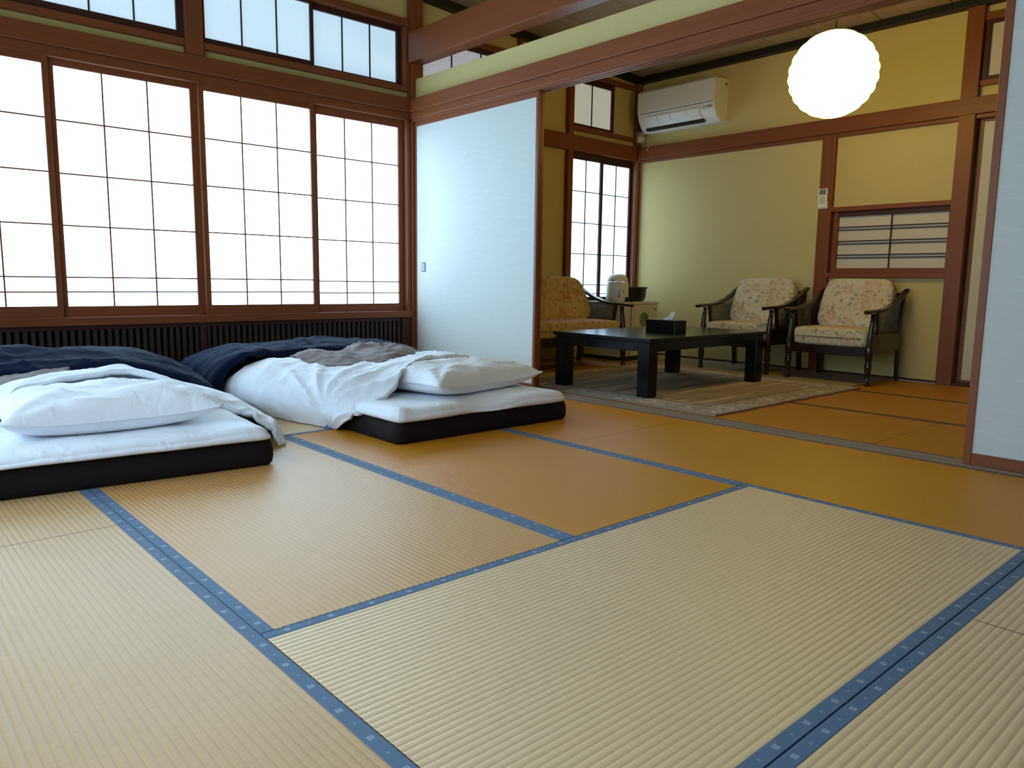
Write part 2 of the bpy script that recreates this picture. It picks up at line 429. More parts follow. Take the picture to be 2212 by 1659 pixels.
# ------------------------------------------------------------------ walls (plaster infill)
m = MB()
WD = YW+.02                      # plaster face sits a little behind the timber
m.box(-.55, 2.80, WD, WD+.05, 2.085, 2.145)                  # strip between lintel and transoms
m.box(-.55, 2.80, WD, WD+.05, 2.66, 3.0)
m.box(2.91, 3.86, WD, WD+.05, 2.055, 2.12)
m.box(XL0, -.5, WD, WD+.05, 0, 3.0)
m.box(2.91, 4.53, WD, WD+.05, 0, 1.925)                      # far room, left of its window
m.box(2.91, 3.86, WD, WD+.05, 2.64, 3.0); m.box(3.86, 4.53, WD, WD+.05, 2.05, 3.0)
m.box(4.53, XB+.05, WD, WD+.05, 2.055, 2.125); m.box(5.19, XB+.05, WD, WD+.05, 2.125, 2.62); m.box(4.53, XB+.05, WD, WD+.05, 2.62, 3.0)
m.box(4.53, XB+.05, WD+.0, WD+.05, 0, .50)
m.box(XL0, XB+.05, WD+.06, WD+.1, -.1, 3.1)
tag(m.build('wall_back', 'plaster'), 'ochre plaster wall holding the shoji windows', 'wall', kind='structure')
m = MB()
m.box(XB+.02, XB+.07, 1.53, YW+.05, 0, 3.0); m.box(XB+.02, XB+.07, .60, 1.56, 1.34, 3.0); m.box(XB+.02, XB+.07, .60, 1.56, 0, .80)
m.box(XB+.02, XB+.07, -2.0, .60, 2.06, 2.14); m.box(XB+.02, XB+.07, -2.0, .60, 2.62, 3.0); m.box(XB+.10, XB+.14, -2.0, 1.6, 0, 3.0)
tag(m.build('wall_right', 'plaster'), 'ochre plaster back wall of the far room behind the armchairs', 'wall', kind='structure')
tag(B(XP+.035, XP+.085, -3.6, YW, 2.075, 2.232).build('wall_partition', 'plaster', bevel=.002), 'narrow cream plaster strip above the sliding door lintel', 'wall', kind='structure')
tag(B(2.9, XB+.1, -1.95, -1.90, -.05, 3.0).build('wall_front', 'plaster'), 'plaster end wall of the far room, out of frame', 'wall', kind='structure')
tag(B(XL0-.05, XL0, YF, YW+.1, -.05, 3.0).build('wall_left', 'plaster'), 'plaster side wall of the near room, out of frame', 'wall', kind='structure')
tag(B(XL0, XP+.1, YF-.05, YF, -.05, 3.0).build('wall_near', 'plaster'), 'plaster wall behind the camera in the near room', 'wall', kind='structure')

# ------------------------------------------------------------------ timber of the window wall
Y0, Y1 = YW-.03, YW+.05
trim('long reddish wooden lintel above the big shoji window', 'wood_x', (-.6, 2.80, Y0-.012, Y1, 1.985, 2.085), (-.6, 2.80, Y0+.012, Y1, 1.928, 1.985))
trim('wooden sill under the big shoji window', 'wood_x', (-.6, 2.80, Y0-.01, Y1, .432, .482))
trim('post between the transom windows above the big shoji', 'wood_z', (1.145, 1.252, Y0, Y1, 2.085, 2.95))
trim('corner post where the window wall meets the partition', 'wood_z', (2.80, 2.905, YW-.045, YW+.06, 0, 2.95))
trim('slim jamb at the right end of the big shoji window', 'wood_z', (2.765, 2.80, Y0+.005, Y1, .43, 1.93))
trim('post left of the big shoji window, out of frame', 'wood_z', (-.6, -.5, Y0, Y1, 0, 2.95))
trim('wooden top rail above the right transom windows', 'wood_x', (1.252, 2.80, Y0+.01, Y1, 2.61, 2.66))
trim('wooden bottom rail below the right transom windows', 'wood_x', (1.252, 2.80, Y0+.01, Y1, 2.135, 2.178))
trim('wooden top rail above the left transom windows', 'wood_x', (-.5, 1.145, Y0+.01, Y1, 2.61, 2.66))
trim('wooden bottom rail below the left transom windows', 'wood_x', (-.5, 1.145, Y0+.01, Y1, 2.135, 2.178))
trim('slim upright at the right end of the transom windows', 'wood_z', (2.76, 2.80, Y0+.01, Y1, 2.178, 2.61))
trim('upright between the two slatted panels under the window', 'darkwood_z', (1.165, 1.20, Y0+.01, Y1, .02, .432))
trim('dark stile at the right end of the slatted panels', 'darkwood_z', (2.715, 2.80, Y0+.005, Y1, .02, .432))
trim('dark base rail below the slatted panels', 'darkwood_x', (-.6, 2.80, Y0+.01, Y1, 0, .03), name='baseboard_back')
# far room part of that wall
trim('dark wooden lintel above the far room window', 'wood_x', (2.905, XB+.02, Y0, Y1, 1.925, 2.063))
trim('post left of the far room window', 'wood_z', (4.535, 4.60, Y0+.004, Y1, 0, 2.62))
trim('corner jamb right of the far room window', 'wood_z', (5.505, 5.60, Y0, Y1+.01, 0, 2.75))
trim('wooden sill under the far room window', 'wood_x', (4.53, 5.51, Y0, Y1, .47, .53))
trim('rail below the small transom of the far room', 'wood_x', (4.60, 5.51, Y0+.008, Y1, 2.112, 2.150))
trim('rail above the small transom of the far room', 'wood_x', (2.905, 5.56, Y0+.005, Y1, 2.598, 2.642))
trim('short strut above the far room transom', 'wood_z', (3.925, 3.962, Y0+.01, Y1, 2.642, 2.85))
# dark ceiling edging
m = MB()
zz = lambda x: zceil(x)
m.v = [(2.9, YW-.06, zz(2.9)-.055), (5.6, YW-.06, zz(5.6)-.055), (5.6, YW+.03, zz(5.6)-.055), (2.9, YW+.03, zz(2.9)-.055), (2.9, YW-.06, zz(2.9)+.005), (5.6, YW-.06, zz(5.6)+.005), (5.6, YW+.03, zz(5.6)+.005), (2.9, YW+.03, zz(2.9)+.005)]
m.f = [(0, 1, 2, 3), (7, 6, 5, 4), (0, 4, 5, 1), (1, 5, 6, 2), (2, 6, 7, 3), (3, 7, 4, 0)]
tag(m.build(nt(), 'ceiling_edge'), 'dark ceiling edging along the window wall of the far room', 'trim', kind='structure')
trim('dark ceiling edging along the back wall of the far room', 'ceiling_edge_y', (XB-.055, XB+.03, -1.9, YW, 2.667, 2.728))
# timber of the far room's back wall
XA = XB-.02
trim('long wooden rail across the back wall under the air conditioner', 'wood_y', (XA-.015, XB+.04, -1.9, YW, 1.935, 2.052), (XA+.005, XB+.04, -1.9, YW, 1.905, 1.935))
trim('post carrying the remote control on the back wall', 'wood_z', (XA, XB+.05, 1.532, 1.642, 0, 1.93))
trim('short post above the rail behind the lantern', 'wood_z', (XA+.012, XB+.05, 1.545, 1.63, 2.05, 2.70))
trim('post at the right end of the back wall beside the sliding door', 'wood_z', (XA-.01, XB+.06, .525, .635, 0, 2.70))
trim('wooden header above the small wall window', 'wood_y', (XA, XB+.05, .63, 1.535, 1.315, 1.352))
trim('wooden sill below the small wall window', 'wood_y', (XA, XB+.05, .63, 1.535, .785, .825))
trim('rail under the transom beside the right post', 'wood_y', (XA+.01, XB+.06, -1.9, .53, 2.125, 2.165))
trim('rail over the transom beside the right post', 'wood_y', (XA+.01, XB+.06, -1.9, .53, 2.565, 2.615))
trim('dark baseboard along the far room back wall', 'darkwood_y', (XB+.008, XB+.03, .63, 3.55, 0, .018), name='baseboard_right')
trim('wooden threshold below the far sliding door', 'darkwood_y', (XB-.01, XB+.09, -1.9, .525, 0, .022))
# partition timber
trim('long reddish lintel over the sliding doors between the rooms', 'wood_y', (XP-.018, XP+.03, -3.6, YW-.02, 1.985, 2.078), (XP-.005, XP+.10, -3.6, YW-.02, 1.932, 1.985))
m = MB()
for a in (XP+.0, XP+.035, XP+.072): m.box(a, a+.016, -3.6, YW-.02, 1.915, 1.933)
tag(m.build(nt(), 'wood_y', bevel=.001), 'grooved upper track of the sliding doors', 'track', kind='structure')
trim('heavy reddish beam crossing above the partition strip', 'wood_y', (XP-.03, XP+.09, -3.6, YW-.04, 2.338, 2.555), bevel=.006)

# ------------------------------------------------------------------ shoji windows
WN = [0]
def shoji(x0, x1, z0, z1, yf, label, papermat, fx=(.036, .036), fz=(.052, .040), vs=2, hz=(), wmat='wood', depth=.03, mw=.0085):
    """panel in the plane y=yf (room side), frame width fx left/right, fz bottom/top"""
    WN[0] += 1
    r = thing('window_%d' % WN[0], label, 'shoji window', ((x0+x1)/2, yf, z0), kind='structure')
    ox, oy, oz = (x0+x1)/2, yf, z0
    def bx(name, mat, a, b, c, d, e, f, bev=.002):
        return B(a-ox, b-ox, c-oy, d-oy, e-oz, f-oz).build(name, mat, r, bevel=bev)
    bx('stile', wmat+'_z', x0, x0+fx[0], yf, yf+depth, z0, z1); bx('stile', wmat+'_z', x1-fx[1], x1, yf, yf+depth, z0, z1)
    bx('bottom_rail', wmat+'_x', x0+fx[0], x1-fx[1], yf, yf+depth, z0, z0+fz[0]); bx('top_rail', wmat+'_x', x0+fx[0], x1-fx[1], yf, yf+depth, z1-fz[1], z1)
    a, b, c, d = x0+fx[0], x1-fx[1], z0+fz[0], z1-fz[1]
    for i in range(vs):
        x = a+(b-a)*(i+1)/(vs+1); bx('muntin', wmat+'_z', x-mw/2, x+mw/2, yf+.008, yf+.018, c, d, .0008)
    for z in hz: bx('muntin', wmat+'_x', a, b, yf+.0085, yf+.018, z-mw/2, z+mw/2, .0008)
    bx('paper', papermat, a-.004, b+.004, yf+.0185, yf+.0205, c-.004, d+.004, 0)
    return r
HZ = (1.598, 1.303, 1.010, .713, .628)
yb, ya = YW+.020, YW-.012
shoji(-.42, .392, .482, 1.93, ya, 'big shoji panel cut off by the left edge of the photo', 'shoji_low', (.04, .03), (.065, .043), 2, HZ)
shoji(.366, 1.236, .482, 1.93, yb, 'big shoji panel left of the middle stile', 'shoji_low', (.060, .066), (.062, .040), 2, HZ)
shoji(1.212, 2.006, .482, 1.93, ya, 'big shoji panel right of the middle stile', 'shoji_low', (.034, .034), (.062, .043), 2, HZ)
shoji(1.984, 2.765, .482, 1.93, yb, 'big shoji panel next to the corner post', 'shoji_low', (.052, .048), (.058, .060), 2, tuple(z-.008 for z in HZ))
shoji(-.5, .368, 2.178, 2.61, YW+.005, 'transom panel at the upper left corner of the photo', 'shoji_high', (.035, .018), (.04, .04), 2, (), 'darkwood')
shoji(.368, 1.145, 2.178, 2.61, YW+.005, 'transom panel just left of the transom post', 'shoji_high', (.018, .04), (.045, .04), 2, (), 'darkwood')
shoji(1.252, 2.018, 2.178, 2.61, YW+.005, 'transom panel just right of the transom post', 'shoji_high', (.025, .020), (.036, .02), 2, (), 'darkwood')
shoji(2.010, 2.76, 2.178, 2.61, YW+.035, 'transom panel next to the corner post', 'shoji_high', (.028, .042), (.022, .04), 2, (), 'darkwood')
shoji(2.905, 3.86, 2.12, 2.60, YW+.01, 'transom of the far room seen through the gap under the beam', 'shoji_dim', (.02, .03), (.03, .036), 2, (), 'darkwood')
HO = (1.569, 1.278, .988, .697, .610)
shoji(4.60, 5.035, .53, 1.925, YW-.005, 'left shoji panel of the far room window', 'shoji_other', (.012, .03), (.05, .07), 1, HO, 'darkwood')
shoji(5.035, 5.505, .53, 1.925, YW+.018, 'right shoji panel of the far room window behind the pot', 'shoji_other', (.034, .036), (.05, .07), 1, HO, 'darkwood')
shoji(4.60, 5.19, 2.15, 2.598, YW+.01, 'small transom panel left of the air conditioner', 'shoji_other_high', (.012, .034), (.03, .05), 1, (), 'darkwood')
for i in range(4):  # unseen panels added, inferred from daylight falling in from the left
    q = shoji(0, .91, .03, 1.93, 0, ['first', 'second', 'third', 'last'][i]+' unseen shoji panel added on the left wall for light from that side', 'shoji_side_fill', (.035, .035), (.30, .04), 2, (1.6, 1.3, 1.0, .7, .45))
    q.location = (XL0+.04, -1.25+.455+.905*i, .03); q.rotation_euler = (0, 0, math.pi/2)
# small wall window on the back wall (its paper is not lit from behind)
WN[0] += 1
wnd = thing('window_%d' % WN[0], 'small wall window with paired bars above the right armchair', 'window', (XB, 1.08, .825), kind='structure')
def wb(name, mat, x0, x1, y0, y1, z0, z1, bev=.002): return B(x0-XB, x1-XB, y0-1.08, y1-1.08, z0-.825, z1-.825).build(name, mat, wnd, bevel=bev)
wb('stile', 'wood_z', XB+.0, XB+.04, 1.475, 1.512, .825, 1.315); wb('top_rail', 'darkwood_y', XB+.005, XB+.04, .635, 1.475, 1.274, 1.315)
wb('bottom_rail', 'wood_y', XB+.0, XB+.04, .635, 1.475, .825, .862); wb('stile', 'wood_z', XB+.0, XB+.04, .635, .650, .862, 1.274)
wb('stile', 'darkwood_z', XB+.015, XB+.05, 1.512, 1.535, .825, 1.315)
wb('bar', 'darkwood_z', XB+.012, XB+.024, 1.054, 1.064, .862, 1.274, .0008)
for z in (1.189, 1.167, 1.078, 1.056, .968, .945): wb('bar', 'darkwood_y', XB+.014, XB+.024, .650, 1.475, z-.004, z+.004, .0008)
wb('paper', 'paper_unlit', XB+.026, XB+.030, .64, 1.48, .85, 1.28, 0)
# transom beside the right post
WN[0] += 1
wnd = thing('window_%d' % WN[0], 'transom panel at the top right of the far room', 'window', (XB, 0, 2.165), kind='structure')
def wb2(name, mat, x0, x1, y0, y1, z0, z1): return B(x0-XB, x1-XB, y0, y1, z0-2.165, z1-2.165).build(name, mat, wnd, bevel=.002)
wb2('stile', 'darkwood_z', XB+.0, XB+.04, .485, .52, 2.165, 2.565); wb2('rail', 'darkwood_y', XB+.0, XB+.04, -.5, .485, 2.165, 2.19); wb2('rail', 'darkwood_y', XB+.0, XB+.04, -.5, .485, 2.54, 2.565)
wb2('stile', 'darkwood_z', XB, XB+.04, -.53, -.5, 2.165, 2.565); wb2('paper', 'paper_unlit', XB+.02, XB+.024, -.5, .49, 2.18, 2.55)

# ------------------------------------------------------------------ slatted panels under the window
def slats(x0, x1, label):
    r = thing('slatted_panel', label, 'panel', ((x0+x1)/2, YW, .03), group='slatted panels under the window', kind='structure')
    ox = (x0+x1)/2
    B(x0-ox, x1-ox, .035, .045, 0, .40).build('backing', 'dark_backing', r)
    B(x0-ox, x1-ox, -.010, .03, .375, .402).build('top_rail', 'darkwood_x', r, bevel=.002)
    n = round((x1-x0)/.0395); first = None
    for i in range(n):
        x = x0+(x1-x0)*(i+.5)/n-ox
        if first is None: first = B(-.0105, .0105, -.006, .02, .0, .376).build('slat', 'slat_wood', r, bevel=.002)
        o = first if i == 0 else first.copy()
        if i: COL.objects.link(o); o.parent = r
        o.location = (x, 0, 0)
slats(-.5, 1.165, 'dark slatted wood panel behind the left futon')
slats(1.20, 2.715, 'dark slatted wood panel behind the right futon')

# ------------------------------------------------------------------ sliding doors
def fusuma(n, label, x, y0, y1, z0=.003, z1=1.930, pm='fusuma_paper', frame=.022, th=.026, pull=None, rail=.045, trail=.05):
    r = thing('door_%d' % n, label, 'sliding door', (x, (y0+y1)/2, z0), kind='structure'); oy = (y0+y1)/2
    def bx(name, mat, a, b, c, d, e, f, bev=.002): return B(a-x, b-x, c-oy, d-oy, e-z0, f-z0).build(name, mat, r, bevel=bev)
    bx('stile', 'wood_z', x, x+th, y0, y0+frame, z0, z1); bx('stile', 'wood_z', x, x+th, y1-frame, y1, z0, z1)
    bx('bottom_rail', 'wood_y', x, x+th, y0+frame, y1-frame, z0, z0+rail); bx('top_rail', 'wood_y', x, x+th, y0+frame, y1-frame, z1-trail, z1)
    bx('paper', pm, x+.004, x+th-.004, y0+frame-.003, y1-frame+.003, z0+rail-.003, z1-trail+.003, 0)
    if pull:
        py, pz = pull
        h = bx('door_pull', 'brass_dark', x+.001, x+.006, py-.027, py+.027, pz-.036, pz+.036, .001)
        q = B(-.0012, .002, -.019, .023, -.030, .030).build('pull_cup', 'ac_grey', h, bevel=.001); q.location = (.0004, py-oy, pz-z0)
    return r
fusuma(1, 'pale sliding door beside the window corner with a small square pull', XP+.022, 2.165, 3.535, pull=(3.425, .822))
fusuma(2, 'second sliding door stacked behind the pale one by the window', XP+.060, 2.175, 3.535)
fusuma(3, 'pale sliding door at the right edge of the photo', XP+.022, -1.79, -.41, frame=.030, rail=.05)
fusuma(4, 'second sliding door stacked behind the right pale one', XP+.060, -1.77, -.398, frame=.030, rail=.05)
fusuma(5, 'sliding door in the back wall, glimpsed beside the right post', XB+.035, -.42, .505, z0=.022, z1=1.905, pm='fusuma_paper_warm', frame=.022, rail=.02, trail=.02)

# ------------------------------------------------------------------ paper lantern
LC = Vector((4.2, .935, 2.035)); LR = .268
lan = thing('pendant_lamp', 'glowing round paper lantern hanging in the far room', 'lamp', (LC.x, LC.y, LC.z))
m = MB(); NL, NS = 12, 40; rows = []
for i in range(NL*5+1):
    th = math.pi*(.055+.89*i/(NL*5)); q = (i % 5)/5
    r = LR*(1.004-.030*math.sin(math.pi*q)**.8)
    rows.append([(r*math.sin(th)*math.cos(2*math.pi*j/NS), r*math.sin(th)*math.sin(2*math.pi*j/NS), r*math.cos(th)*.965) for j in range(NS)])
m.grid(rows, True); sh = m.build('shade', 'lantern_paper', lan, smooth=False)
sh.rotation_euler = (math.radians(-9), math.radians(8), 0)
MB().lathe([(.0, LR*.955), (.045, LR*.955), (.045, LR*.955+.012), (.012, LR*.955+.02)], 0, 0, 16).build('top_cap', 'black_plastic', lan)
MB().tube([(0, 0, LR*.95), (0.002, 0, .45), (0, 0, zceil(4.2)-LC.z-.02)], .0042, 8).build('cord', 'black_plastic', lan)
MB().lathe([(.02, zceil(4.2)-LC.z-.035), (.045, zceil(4.2)-LC.z-.02), (.045, zceil(4.2)-LC.z)], 0, 0, 16).build('ceiling_rose', 'black_plastic', lan)

# ------------------------------------------------------------------ air conditioner
ac = thing('air_conditioner', 'white wall air conditioner above the far room rail', 'air conditioner', (XB+.02, 3.0, 2.17))
AX = XB+.02
def prof(d): return d
sect = [(0, 0), (-.10, -.0), (-.165, .035), (-.205, .095), (-.222, .155), (-.222, .345), (-.205, .362), (-.05, .372), (0, .372)]
def acp(name, mat, pts, y0, y1, bev=.003): return MB().prism([(p[0], p[1]) for p in pts], y0-3.0, y1-3.0, 1).build(name, mat, ac, bevel=bev)
acp('body', 'ac_white', sect, 2.572, 3.428, .006)
fp = acp('front_panel', 'ac_white', [(-.220, .160), (-.229, .165), (-.229, .347), (-.212, .367), (-.203, .363), (-.220, .345)], 2.574, 3.426, .002)
acp('panel_gap', 'grey_plastic', [(-.217, .152), (-.2245, .154), (-.2245, .160), (-.217, .160)], 2.58, 3.40, 0)
lv = MB()
lv.v = [(-.2125, 2.72-3, .128), (-.2125, 3.36-3, .128), (-.163, 3.36-3, .036), (-.163, 2.72-3, .036), (-.2195, 2.72-3, .125), (-.2195, 3.36-3, .125), (-.172, 3.36-3, .030), (-.172, 2.72-3, .030)]
lv.f = [(0, 1, 2, 3), (7, 6, 5, 4), (0, 4, 5, 1), (1, 5, 6, 2), (2, 6, 7, 3), (3, 7, 4, 0)]
lv.build('louver', 'ac_white', ac, bevel=.002)
B(-.172, -.125, 2.72-3, 3.36-3, .004, .032).build('air_slot', 'black_plastic', ac)
for y0, y1 in ((2.735, 2.85), (2.88, 3.03), (3.06, 3.19), (3.21, 3.33)):
    q = MB(); a, b = (-.2165, .118), (-.188, .063)
    q.v = [(a[0]-.004, y0-3, a[1]), (a[0]-.004, y1-3, a[1]), (b[0]-.004, y1-3, b[1]), (b[0]-.004, y0-3, b[1]), (a[0], y0-3, a[1]), (a[0], y1-3, a[1]), (b[0], y1-3, b[1]), (b[0], y0-3, b[1])]
    q.f = [(0, 1, 2, 3), (7, 6, 5, 4), (0, 4, 5, 1), (1, 5, 6, 2), (2, 6, 7, 3), (3, 7, 4, 0)]
    q.build('louver_rib', 'white_plastic', ac, bevel=.001)
B(-.2185, -.21, 2.60-3, 2.65-3, .112, .128).build('display', 'ac_grey', ac)
B(-.219, -.212, 2.665-3, 2.69-3, .117, .122).build('indicator_mark', 'grey_plastic', ac)
B(-.060, -.035, -.433, -.428, .31, .335).build('side_notch', 'grey_plastic', ac)
tag(MB().tube([(XB-.06, 3.40, 2.20), (XB-.05, 3.48, 2.185), (XB-.055, 3.555, 2.18)], .022, 12).build('coolant_pipe', 'pipe_beige', smooth=True), 'beige pipe leaving the air conditioner into the wall corner', 'pipe')
ou = thing('wall_socket', 'white wall socket in the corner below the air conditioner', 'socket', (5.53, YW-.03, 2.135))
B(-.035, .03, -.035, .0, -.035, .035).build('socket_box', 'white_plastic', ou, bevel=.004); B(-.01, .03, -.055, -.03, -.02, .025).build('plug', 'white_plastic', ou, bevel=.004)
tag(MB().tube([(5.545, YW-.075, 2.12), (5.545, YW-.078, 2.07), (5.538, YW-.10, 2.02), (5.52, YW-.13, 2.005), (5.51, YW-.16, 2.03), (5.51, YW-.20, 2.10), (5.515, YW-.245, 2.19)], .0042, 6).build('power_cord', 'cord_grey', smooth=True), 'thin beige cord looping from the socket to the air conditioner', 'cord')
tag(MB().tube([(5.527, YW-.06, 2.02), (5.522, YW-.055, 1.95), (5.507, YW-.04, 1.90), (5.518, YW-.034, 1.85), (5.521, YW-.033, 1.2), (5.521, YW-.033, .56)], .003, 6).build('cable', 'cord_grey', smooth=True), 'thin cable running down the corner beside the far window', 'cable')
rc = thing('remote_control', 'white remote control hung on the wooden post', 'remote', (XA, 1.60, 1.43))
B(-.022, 0, -.037, .037, -.080, .075).build('body', 'white_plastic', rc, bevel=.005)
B(-.024, -.021, -.028, .028, .026, .068).build('screen', 'grey_plastic', rc, bevel=.001)
for i in range(4):
    for j in range(3): B(-.0245, -.021, -.022+j*.016, -.011+j*.016, -.045+i*.016, -.036+i*.016).build('button', 'ac_grey', rc)
B(-.012, .0, -.041, .041, -.086, -.03).build('holder', 'white_plastic', rc, bevel=.003)

# ------------------------------------------------------------------ rugs
def slab(name, mat, x0, x1, y0, y1, h, label, cat, nz=.0015):
    n = 24; rows = []
    for j in range(n+1):
        y = y0+(y1-y0)*j/n; rows.append([(x0+(x1-x0)*i/n, y+.004*math.sin(i*1.3), h+nz*mnoise.noise(Vector((i*.7, j*.7, 1)))) for i in range(n+1)])
    m = MB(); m.grid(rows)
    rim = [r[0] for r in rows]+rows[-1][1:]+[r[-1] for r in rows[::-1]][1:]+rows[0][::-1][1:-1]
    b = len(m.v); k = len(rim)
    for p in rim: m.v += [p, (p[0], p[1], .0012)]
    for i in range(k): j = (i+1) % k; m.f.append((b+2*i, b+2*j, b+2*j+1, b+2*i+1))
    return tag(m.build(name, mat, uvs=lambda c: (c[0]-x0, c[1]-y0)), label, cat)
slab('area_rug', 'rug', 2.965, 4.775, .86, 2.78, .010, 'faded striped rug with a mottled border under the low table', 'rug', .0003)
slab('runner_rug', 'rug_plain', 4.79, 5.53, .945, 3.02, .006, 'plain brownish runner rug under the two armchairs', 'rug', .0003)

# ------------------------------------------------------------------ low table
tb = thing('low_table', 'black square-legged low table standing on the rug', 'table', (3.80, 1.865, .0105))
def tbx(name, a, b, c, d, e, f, bev=.004): return B(a-3.80, b-3.80, c-1.865, d-1.865, e-.0105, f-.0105).build(name, 'black_lacquer', tb, bevel=bev)
TX0, TX1, TY0, TY1, TZ = 3.115, 4.485, 1.445, 2.285, .383
tbx('table_top', TX0, TX1, TY0, TY1, TZ-.024, TZ, .003)
for a, b in ((TX0+.012, TX0+.105), (TX1-.105, TX1-.012)):
    for c, d in ((TY0+.012, TY0+.105), (TY1-.105, TY1-.012)): tbx('leg', a, b, c, d, .0105, TZ-.024, .008)
tbx('apron', TX0+.105, TX1-.105, TY0+.02, TY0+.045, TZ-.085, TZ-.024); tbx('apron', TX0+.105, TX1-.105, TY1-.045, TY1-.02, TZ-.085, TZ-.024)
tbx('apron', TX0+.02, TX0+.045, TY0+.105, TY1-.105, TZ-.085, TZ-.024); tbx('apron', TX1-.045, TX1-.02, TY0+.105, TY1-.105, TZ-.085, TZ-.024)
tis = thing('tissue_box', 'black tissue box with a white tissue poking out', 'tissue box', (3.785, 1.83, TZ))
m = MB(); m.box(-.068, .068, -.125, .125, 0, .084)
m.build('box', 'black_lacquer', tis, bevel=.003)
m = MB(); rows = []
for i in range(9):
    v_ = i/8; rows.append([(.004*math.sin(5*u*3+v_*4)+(.012*v_)*math.sin(u*9), -.045+.075*u*(1-.25*v_)-.03*v_, .083+.055*v_*(1-.9*(u-.25)**2*1.2)+.004*math.sin(u*7)) for u in [j/10 for j in range(11)]])
m.grid(rows); o = m.build('tissue', 'tissue_white', tis, smooth=True); o.modifiers.new('s', 'SOLIDIFY').thickness = .0012

# ------------------------------------------------------------------ cushion surface: rounded box with bulge
def cushion(lx, ly, lz, bulge=.25, e=.28, nu=36, nv=18):
    """superellipsoid cushion centred on the origin"""
    def sg(a, p): return math.copysign(abs(a)**p, a)
    rows = []
    for i in range(nv+1):
        v = -math.pi/2+math.pi*i/nv
        rows.append([(lx/2*sg(math.cos(v), e)*sg(math.cos(2*math.pi*j/nu), e), ly/2*sg(math.cos(v), e)*sg(math.sin(2*math.pi*j/nu), e), lz/2*sg(math.sin(v), e*1.6)) for j in range(nu)])
    return MB().grid(rows, True)
# ------------------------------------------------------------------ armchair / sofa, front towards +x
def make_seat(name, label, cat, hw, fab, ncush=1):
    r = thing(name, label, cat)
    cw = 'chair_wood'
    for s_ in (-1, 1):
        y = s_*hw
        # turned front leg and arm post
        pr = [(.019, 0), (.023, .004), (.023, .014), (.016, .02), (.018, .06), (.025, .125), (.027, .150), (.020, .158), (.026, .166), (.020, .174), (.027, .185), (.028, .27), (.027, .275), (.024, .285), (.021, .36), (.019, .45), (.018, .515)]
        m = MB().lathe(pr, 0, 0, 14); m.v = [(.262-.03*max(0, z-.27)/.25+x, y+yy, z) for x, yy, z in m.v]
        m.build('front_leg', cw, r, smooth=True)
        # raked rear leg up to the arm
        MB().sweep([(-.265, y, 0), (-.255, y, .12), (-.24, y, .28), (-.25, y, .46), (-.285, y, .675)], .030, .044, side=(0, 1, 0)).build('rear_leg', cw, r, bevel=.005)
        # swept arm rest
        pts = [(.355, y, .524), (.335, y, .530), (.25, y, .533), (.13, y, .537), (.02, y, .552), (-.09, y, .583), (-.19, y, .626), (-.27, y, .668), (-.31, y, .69)]
        pts = [(a, b+s_*.014*max(0, -x_a*2) if False else b+s_*.012*((.355-a)/.66), c) for (a, b, c), x_a in zip(pts, [0]*9)]
        MB().sweep(pts, [.034, .05, .056, .056, .054, .05, .046, .042, .036], .024, side=(0, 1, 0)).build('arm_rest', cw, r, bevel=.007, seg=3)
        # side frame below the arm: slanted stile, lower board, cane panel
        MB().sweep([(.165, y, .530), (.135, y, .36)], .022, .030, side=(0, 1, 0)).build('arm_stile', cw, r, bevel=.003)
        B(-.245, .262, y-.013, y+.013, .235, .365).build('side_board', cw, r, bevel=.004)
        m = MB()
        for i in range(15):
            z = .372+.011*i*1.1; x1 = .135+.03*(z-.36)/.17
            xa = -.245
            if z > .55: x1 = .03-(z-.552)*3.2
            m.box(xa, min(x1, .15), y-.003, y+.003, z-.0025, z+.0025)
        for i in range(26):
            x = -.24+i*.0152
            zt = .53 if x > .1 else (.535+.00 if x > .05 else .535+(.05-x)*.30)
            m.box(x-.0012, x+.0012, y-.002, y+.002, .362, zt)
        m.build('cane_panel', cw, r)
    B(.245, .278, -hw, hw, .205, .268).build('front_rail', cw, r, bevel=.004)
    B(-.262, -.235, -hw, hw, .235, .30).build('rear_rail', cw, r, bevel=.004)
    for z, x in ((.64, -.285), (.44, -.262)): B(x-.014, x+.014, -hw, hw, z-.025, z+.025).build('back_rail', cw, r, bevel=.004)
    n = max(5, int(hw/.055))
    for i in range(n):
        y = -hw+2*hw*(i+.5)/n
        MB().sweep([(-.25, y, .29), (-.262, y, .44), (-.284, y, .63)], .018, .012, side=(0, 1, 0)).build('back_slat', cw, r)
    sw = (2*hw-.045)/ncush
    for c in range(ncush):
        yc = -hw+.0225+sw*(c+.5)
        m = cushion(.51, sw, .135, e=.19); m.v = [(x+.025+.0, y+yc, z+.332+.010*(1-(abs(y)/(sw/2))**2)*(z > 0)) for x, y, z in m.v]
        sc = m.build('seat_cushion', fab, r, smooth=True)
        m = MB(); pts = []
        for j in range(41):
            a = 2*math.pi*j/40; sg = lambda q: math.copysign(abs(q)**.24, q)
            pts.append((.0255+.2565*sg(math.cos(a)), yc+(sw/2+.0018)*sg(math.sin(a)), .332))
        m.tube(pts, .0036, 5).build('piping', 'piping_tan', sc, smooth=True)
        m = cushion(.125, sw-.02, .41, e=.25)
        ca, sa = math.cos(math.radians(-21)), math.sin(math.radians(-21))
        m.v = [(-.185+x*ca+z*sa+.018*(1-(2*y/sw)**2), y*(1-.06*max(0, z)/.2)+yc, .565-x*sa+z*ca) for x, y, z in m.v]
        m.build('back_cushion', fab, r, smooth=True)
    return r
GRP = 'floral armchairs along the back wall'
c1 = make_seat('armchair', 'dark wood armchair with floral cushions, right of the two beside the post', 'armchair', .308, 'floral_chair')
c1['group'] = GRP; c1.location = (5.192, 1.195, .0074); c1.rotation_euler = (0, 0, math.pi)
